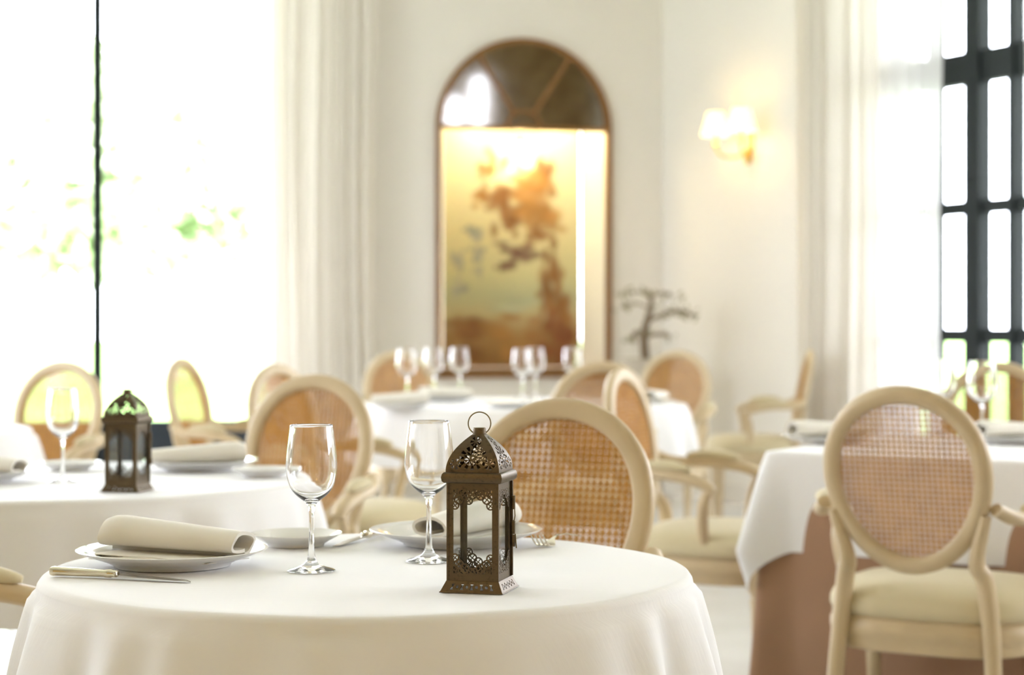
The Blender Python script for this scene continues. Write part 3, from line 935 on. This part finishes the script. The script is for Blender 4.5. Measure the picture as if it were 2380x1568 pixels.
    L['cap'] = MB().lathe([(0, .203), (.0098, .203), (.0096, .2055), (.0088, .206), (.0088, .2125), (.0080, .2138), (0, .2138)], 24).mesh('cap')
    L['ring'] = MB().tube([(.0149 * math.sin(2 * math.pi * k / 40), 0, .2195 + .0149 * math.cos(2 * math.pi * k / 40)) for k in range(40)], .00085, 8, closed=True).mesh('ring_handle')
    return L
LM = make_lantern_meshes()
def lantern(label, x, y, rz):
    t = thing('lantern', label, 'lantern', (x, y, TOP + .0008), rz, 'pierced bronze candle lanterns')
    for k in range(4):
        rot = (0, 0, k * math.pi / 2)
        obj('skirt_panel', LM['skirt_panel'], M['bronze'], t, rot=rot)
        sp = obj('side_panel', LM['side_panel'], M['bronze'], t, rot=rot)
        obj('pane', LM['pane'], M['lantern_pane'], t, rot=rot)
        obj('roof_panel', LM['roof_panel'], M['bronze'], t, rot=rot)
        obj('post', LM['post'], M['bronze'], t, rot=rot)
    for nm in ('rim', 'floor_plate', 'foot_edge', 'cap'): obj(nm, LM[nm], M['bronze'], t)
    obj('ring_handle', LM['ring'], M['wire'], t, rot=(0, 0, -rz))
    # door edge with hinge barrels and hook wire on the far right corner
    hx, hy = .0375, .0330
    MB().box(.0353, .0372, .0315, .0350, .016, .142).build('door_edge', M['bronze'], t, smooth=False)
    for z0, z1 in ((.104, .122), (.071, .088), (.054, .070)):
        MB().lathe([(0, z0), (.0030, z0), (.0030, z1), (0, z1)], 12, (hx, hy, 0)).build('hinge', M['bronze'], t)
    MB().tube([(hx + .002, hy, .104), (hx + .0025, hy, .095), (hx + .0015, hy, .089), (hx, hy, .088)], .0008, 6).build('latch_wire', M['wire'], t)
    MB().tube([(hx + .003, hy, .071), (hx + .0045, hy, .052)], .0009, 6).build('latch_pin', M['wire'], t)
    return t
lantern('sharp bronze candle lantern with pierced dome roof on the front table', -0.043, 2.5335, R(-14.3))
lantern('blurred dark candle lantern on the second table before the garden door', px(296, 4.03), 4.03, R(-12))

# ------------------------------------------------------------------ glassware, plates, napkins, cutlery
def glass_mesh(h, rb):
    """wine glass: outer skin up, inner skin down; h total height, rb widest bowl radius"""
    k = h / 0.208
    q = rb / 0.0365
    out = [(0, .0006), (.030, .0006), (.0335, .0008), (.0338, .0016), (.030, .0034), (.020, .0062), (.011, .0105), (.0062, .018), (.0046, .028), (.0038, .045), (.0036, .065), (.0040, .082), (.0055, .092), (.0095, .0985)]
    bowl = [(.0165, .1035), (.0240, .1100), (.0305, .1195), (.0345, .1310), (.0364, .1440), (.0362, .1560), (.0350, .1700), (.0332, .1850), (.0312, .2000), (.0304, .2070)]
    inner = [(.0298, .2078), (.0293, .2070), (.0301, .2000), (.0321, .1850), (.0339, .1700), (.0351, .1560), (.0353, .1440), (.0334, .1310), (.0293, .1195), (.0225, .1110), (.0140, .1050), (.0070, .1022), (0, .1015)]
    pr = [(r, z * k) for r, z in out] + [(r * q, z * k) for r, z in bowl + inner[:-2]] + [(r, z * k) for r, z in inner[-2:]]
    # refine the curve
    P = catmull([(r, 0, z) for r, z in pr], 2)
    return MB().lathe([(max(p.x, 0), p.z) for p in P], 56).mesh('wine_glass', angle=89)
G1, G2 = glass_mesh(.208, .0365), glass_mesh(.240, .046)
def wine_glass(label, xp, d, me, group):
    o = obj('wine_glass', me, M['glass'], loc=(px(xp, d), d, TOP + .0008)); return tag(o, label, 'glass', group)
wine_glass('wine glass standing alone before the cane armchair, left of the lantern by a gap', 724, 2.72, G1, 'wine glasses on the front table')
wine_glass('wine glass standing close to the left side of the sharp lantern', 997, 2.83, G1, 'wine glasses on the front table')
wine_glass('blurred wine glass left of the blurred lantern', 146, 4.26, G1, 'blurred wine glasses')
for xp, d, lab in ((946, 8.6, 'leftmost tall glass on the big far table'), (1008, 8.92, 'second tall glass from the left on the big far table'), (1068, 9.0, 'third tall glass from the left on the big far table'),
                   (1214, 8.55, 'left one of the two overlapping tall glasses below the niche'), (1244, 8.9, 'right one of the two overlapping tall glasses below the niche'), (1331, 9.0, 'rightmost tall glass on the big far table, by the armchair back')):
    wine_glass(lab, xp, d, G2, 'tall glasses on the far table')
wine_glass('tall glass on the square table before the dark armchair', 2283, 5.75, G2, 'glasses on the square table')
wine_glass('tall glass on the square table just above the near armchair back', 2188, 6.0, G2, 'glasses on the square table')

def plate_mesh(r):
    f = r / .138
    pr = [(0, .0030), (.078, .0030), (.080, .0005), (.084, .0005), (.086, .0040), (.100, .0100), (.122, .0175), (.136, .0232), (.138, .0248), (.1365, .0256), (.120, .0205), (.102, .0145), (.092, .0098), (.086, .0080), (0, .0075)]
    return MB().lathe([(a * f, b * (f if r > .1 else .8)) for a, b in pr], 72).mesh('plate', angle=50)
PL, PS = plate_mesh(.138), plate_mesh(.073)
def plate(label, xp, d, me, group):
    o = obj('plate' if me is PL else 'bread_plate', me, M['porcelain'], loc=(px(xp, d), d, TOP + .0008)); return tag(o, label, 'plate', group)
def roll_meshes():
    """rolled napkin: an open soft tube on a folded base; axis along +x"""
    Lh = .118
    th = .0052
    mb = MB()
    rings = []
    nseg = 44
    for j in range(19):
        s = -1 + 2 * j / 18
        x = s * Lh
        wob = .0015 * math.sin(5 * s + 1)
        aw, ah = .036 - .003 * s + wob, .0225 - .0045 * s
        if s < -.85: aw *= 1 - (-.85 - s) * .9; ah *= 1 - (-.85 - s) * .9
        ring_o, ring_i = [], []
        for k in range(nseg + 1):
            a = -math.pi * .5 + 2 * math.pi * k / nseg
            g = 1 - .22 * k / nseg                        # spiral: the end tucks inside
            rr = 1.0 if k < nseg * .84 else 1 - .36 * (k - nseg * .84) / (nseg * .16)
            y, z = aw * math.cos(a) * rr, ah * math.sin(a) * rr + ah + .001
            ring_o.append((x + .002 * math.sin(a * 3), y, z))
            ry, rz_ = max(aw * rr - th, .004), max(ah * rr - th, .003)
            ring_i.append((x + .002 * math.sin(a * 3), ry * math.cos(a), rz_ * math.sin(a) + ah + .001))
        rings.append(ring_o + ring_i[::-1])
    mb.loft(rings)
    roll = mb.mesh('roll', angle=60)
    fl = MB()
    for lay in range(3):
        z = .0004 + lay * .0030
        w0, w1 = -.062 + .004 * lay, .046 - .005 * lay
        l0, l1 = -.112 + .003 * lay, .104 - .006 * lay
        nx, ny = 22, 8
        top, bot = [], []
        for i in range(nx + 1):
            for j in range(ny + 1):
                x = l0 + (l1 - l0) * i / nx; y = w0 + (w1 - w0) * j / ny
                dz = .0016 * math.sin(23 * x + 2 * lay) * (1 - j / ny) + .004 * max(0, (x - .05) / .06) ** 2 * (1 - j / ny)
                e = .55 if (i in (0, nx) or j in (0, ny)) else 1
                yo = .004 * math.sin(40 * x + lay)
                top.append((x, y + yo * (1 - j / ny), z + max(dz, 0) + .0026 * e)); bot.append((x, y + yo * (1 - j / ny), z + max(dz, 0) + .0004))
        b = len(top); w = ny + 1
        fs = []
        for i in range(nx):
            for j in range(ny):
                q = (i * w + j, i * w + j + 1, (i + 1) * w + j + 1, (i + 1) * w + j)
                fs.append(q); fs.append(tuple(v + b for v in q[::-1]))
        for i in range(nx):
            for j in (0, ny):
                fs.append((i * w + j, (i + 1) * w + j, (i + 1) * w + j + b, i * w + j + b))
        for j in range(ny):
            for i in (0, nx):
                fs.append((i * w + j, i * w + j + 1, i * w + j + 1 + b, i * w + j + b))
        fl.add(top + bot, fs)
    return roll, fl.mesh('folded_base', angle=50)
ROLL, BASE = roll_meshes()
def napkin(label, xp, d, rz, dz=.0085, group='rolled linen napkins on plates', scale=1.0, off=(0, 0)):
    t = thing('napkin', label, 'napkin', (px(xp, d) + off[0], d + off[1], TOP + .0008 + dz), rz, group)
    t.scale = (scale,) * 3
    obj('folded_base', BASE, M['napkin'], t)
    obj('roll', ROLL, M['napkin'], t, (0, .008, .0085))
    return t
gp = 'plates on the front table'
plate('white dinner plate under the long rolled napkin at the left of the front table', 401, 2.785, PL, gp)
napkin('long rolled napkin on the left plate of the front table', 403, 2.785, R(-24), dz=.0090, scale=.97)
plate('small bread plate between the rolled napkin and the wine glass', 688, 3.035, PS, gp)
plate('white dinner plate behind the sharp lantern', 1060, 3.055, PL, gp)
napkin('rolled napkin on the plate behind the lantern, open end to the left', 1078, 3.06, R(-120), dz=.0090, scale=.97)
plate('white plate under the napkin right of the blurred lantern', 467, 4.60, PL, 'plates on the second table')
napkin('rolled napkin right of the blurred lantern', 458, 4.60, R(198), dz=.0090, scale=.95)
plate('small bread plate at the right side of the second table', 612, 4.40, PS, 'plates on the second table')
plate('small bread plate behind the blurred wine glass', 163, 4.60, PS, 'plates on the second table')
plate('white plate under the napkin at the left picture edge', -62, 4.27, PL, 'plates on the second table')
napkin('rolled napkin poking in from the left picture edge, open end to the right', -58, 4.27, R(-20), dz=.0090, scale=.95)
plate('white plate at the near left of the big far table', 925, 7.98, PL, 'plates on the far table')
napkin('rolled napkin at the near left of the big far table, open end left', 930, 7.98, R(186), dz=.0090)
plate('white plate beside the tall glasses on the big far table', 1035, 8.62, PL, 'plates on the far table')
napkin('rolled napkin between the tall glasses of the big far table', 1035, 8.62, R(20), dz=.0090)
plate('white plate at the near middle of the big far table', 1190, 8.02, PL, 'plates on the far table')
napkin('rolled napkin at the right end of the big far table', 1527, 8.55, R(70), dz=.0005)
plate('white plate on the square table at the right picture edge', 2362, 5.60, PL, 'plates on the square table')
napkin('rolled napkin on the plate at the right picture edge', 2350, 5.62, R(30), dz=.0090)
plate('white plate on the square table left of the near armchair back', 1925, 5.62, PL, 'plates on the square table')
napkin('rolled napkin on the square table left of the near armchair back', 1928, 5.62, R(20), dz=.0090)

def knife(label, p0, p1, group):
    """p0 handle end, p1 blade tip (plan)"""
    a = math.atan2(p1[1] - p0[1], p1[0] - p0[0]); Lk = math.hypot(p1[0] - p0[0], p1[1] - p0[1])
    t = thing('table_knife', label, 'knife', (p0[0], p0[1], TOP + .0008), a, group)
    hl = Lk * .48
    def ring(x, w, h, zc, n=12, e=.75):
        return [(x, w * math.copysign(abs(math.cos(2 * math.pi * k / n)) ** e, math.cos(2 * math.pi * k / n)), zc + h * math.copysign(abs(math.sin(2 * math.pi * k / n)) ** e, math.sin(2 * math.pi * k / n))) for k in range(n)]
    prof = [(0, .004, .003), (.002, .0085, .0060), (.006, .0095, .0068), (.009, .0088, .0064), (.05, .0080, .0058), (hl - .020, .0070, .0050), (hl - .017, .0080, .0058), (hl - .011, .0082, .0060), (hl - .008, .0068, .0048), (hl - .002, .0072, .0050), (hl, .0045, .0032)]
    MB().loft([ring(x, w, h, .0072) for x, w, h in prof]).build('handle', M['silver'], t)
    bl = MB()
    rings = []
    for k in range(13):
        s = k / 12
        x = hl - .002 + (Lk - hl + .002) * s
        w0 = -.0055 - .0035 * math.sin(math.pi * min(s * 1.1, 1)) * 1.0
        w1 = .0065 - .001 * s
        if s > .85:
            q = (s - .85) / .15; w1 -= .010 * q ** 2
            w0 = w0 + .0008 * q
        z = .0064 - .0052 * s
        rings.append([(x, w0, z), (x, (w0 + w1) / 2, z + .0007), (x, w1, z + .0009), (x, w1, z - .0006), (x, (w0 + w1) / 2, z - .0005)])
    bl.loft(rings).build('blade', M['steel'], t)
    return t
def pt(xp, d): return (px(xp, d), d)
knife('table knife with reeded handle lying before the long rolled napkin', pt(119, 2.668), pt(447, 2.600), 'table knives')
knife('table knife half under the plate behind the lantern', pt(905, 3.215), pt(779, 3.010), 'table knives')
def fork(label, tip, end):
    a = math.atan2(end[1] - tip[1], end[0] - tip[0]); Lk = math.hypot(end[0] - tip[0], end[1] - tip[1])
    t = thing('table_fork', label, 'fork', (tip[0], tip[1], TOP + .0008), a)
    def strip(pts):                                        # (x, halfwidth, z, y)
        return MB().loft([[(x, y - w, z), (x, y, z + .0004), (x, y + w, z), (x, y + w, z + .0016), (x, y, z + .0022), (x, y - w, z + .0016)] for x, w, z, y in pts])
    for q in range(4):
        y = (q - 1.5) * .0068
        strip([(0, .0007, .0215, y), (.010, .0011, .0130, y), (.020, .0013, .0065, y), (.032, .0015, .0020, y), (.046, .0017, .0010, y * .98)]).build('tine', M['silver'], t)
    strip([(.044, .0120, .0010, 0), (.052, .0118, .0016, 0), (.062, .0080, .0040, 0), (.074, .0034, .0085, 0), (.092, .0028, .0125, 0), (Lk * .66, .0042, .0110, 0), (Lk * .86, .0085, .0045, 0), (Lk * .97, .0090, .0012, 0), (Lk, .0045, .0008, 0)]).build('handle', M['silver'], t)
    return t
fork('table fork right of the sharp lantern, tines pointing at us', pt(1248, 2.980), pt(1342, 3.160))

# ------------------------------------------------------------------ plant in the corner
pd = 11.7
pr = thing('potted_plant', 'dark-branched sparse plant in a stone pot in the corner right of the niche', 'plant', (px(1503, pd), pd, 0))
MB().lathe([(0, 0), (.15, 0), (.15, .05), (.10, .08), (.09, .55), (.13, .60), (.13, .64), (0, .64)], 24).build('pedestal', M['pot'], pr)
MB().lathe([(0, .64), (.10, .64), (.13, .70), (.15, .84), (.165, .88), (.16, .90), (.14, .90), (.13, .86), (0, .86)], 28).build('pot', M['pot'], pr)
def br(pts, r): return MB().tube(catmull(pts, 5), r, 7)
s = pd / FPX
def bpnt(x, y, dy=0): return ((x - 1503) * s, dy, CAMZ - (y - Y0) * s)
def taper(a, b, n): return [a + (b - a) * k / (n - 1) for k in range(n)]
for pts, r0_, r1_ in (([bpnt(1500, 840), bpnt(1497, 780), bpnt(1505, 740), bpnt(1514, 705), bpnt(1504, 672)], .040, .014),
                      ([bpnt(1498, 790), bpnt(1480, 772, .03), bpnt(1468, 790, .05)], .026, .012),
                      ([bpnt(1503, 748), bpnt(1545, 728, -.05), bpnt(1585, 722, -.08), bpnt(1606, 734, -.08)], .016, .007),
                      ([bpnt(1500, 782), bpnt(1530, 776, -.05), bpnt(1553, 780, -.08)], .018, .01),
                      ([bpnt(1509, 715), bpnt(1480, 705, .06), bpnt(1448, 708, .08)], .010, .005),
                      ([bpnt(1512, 690), bpnt(1540, 680, -.05), bpnt(1562, 688, -.06)], .010, .005),
                      ([bpnt(1508, 682), bpnt(1480, 678, .04), bpnt(1452, 680, .06)], .009, .005)):
    n = (len(pts) - 1) * 5 + 1
    br(pts, taper(r0_ * .8, r1_ * .8, n)).build('branch', M['branch'], pr)
mb = MB()
r = np.random.default_rng(5)
for (x, y, q, sp_) in ((1462, 680, 16, 16), (1452, 708, 14, 14), (1560, 686, 14, 16), (1600, 730, 22, 16), (1570, 722, 14, 18), (1553, 782, 14, 9), (1468, 790, 16, 9), (1540, 735, 12, 18), (1510, 680, 14, 10), (1490, 770, 12, 14)):
    for _ in range(q):
        c = Vector(bpnt(x + r.normal(0, sp_), y + r.normal(0, sp_ * .45), r.normal(0, .05)))
        a = Vector(r.normal(size=3)).normalized(); b = a.orthogonal().normalized(); z = r.uniform(.015, .03)
        mb.add([c - a * z, c + b * z * .5, c + a * z, c - b * z * .5], [(0, 1, 2, 3)])
tag(mb.build('leaves', M['greyleaf'], pr, smooth=False), kind='stuff')

# ------------------------------------------------------------------ warm fill lamps added unseen behind the eye, built as pendants
def pendant(label, x, y):
    t = thing('fill_pendant_lamp', label, 'lamp', (x, y, 2.75), 0, 'added warm fill pendants')
    MB().lathe([(0, .34), (.012, .34), (.012, CEIL - 2.75), (0, CEIL - 2.75)], 10).build('rod', M['brass'], t)
    MB().loft([[(r * math.cos(2 * math.pi * k / 32), r * math.sin(2 * math.pi * k / 32), z) for k in range(32)] for r, z in ((.30, 0), (.20, .30), (.02, .34), (.018, .335), (.195, .295), (.295, 0))], closed=True).build('shade', M['shade'], t)
    MB().lathe([(0, .08), (.03, .09), (.04, .13), (.02, .18), (0, .19)], 16).build('bulb', M['bulb'], t)
    point('lamp_light', t, (0, 0, .04), 20, (1, .64, .24), .06)
pendant('added warm fill lamp, built as a pendant, on the left, unseen behind the camera', -1.6, -0.6)
pendant('added warm fill lamp, built as a pendant, on the right, unseen behind the camera', 2.4, -0.6)
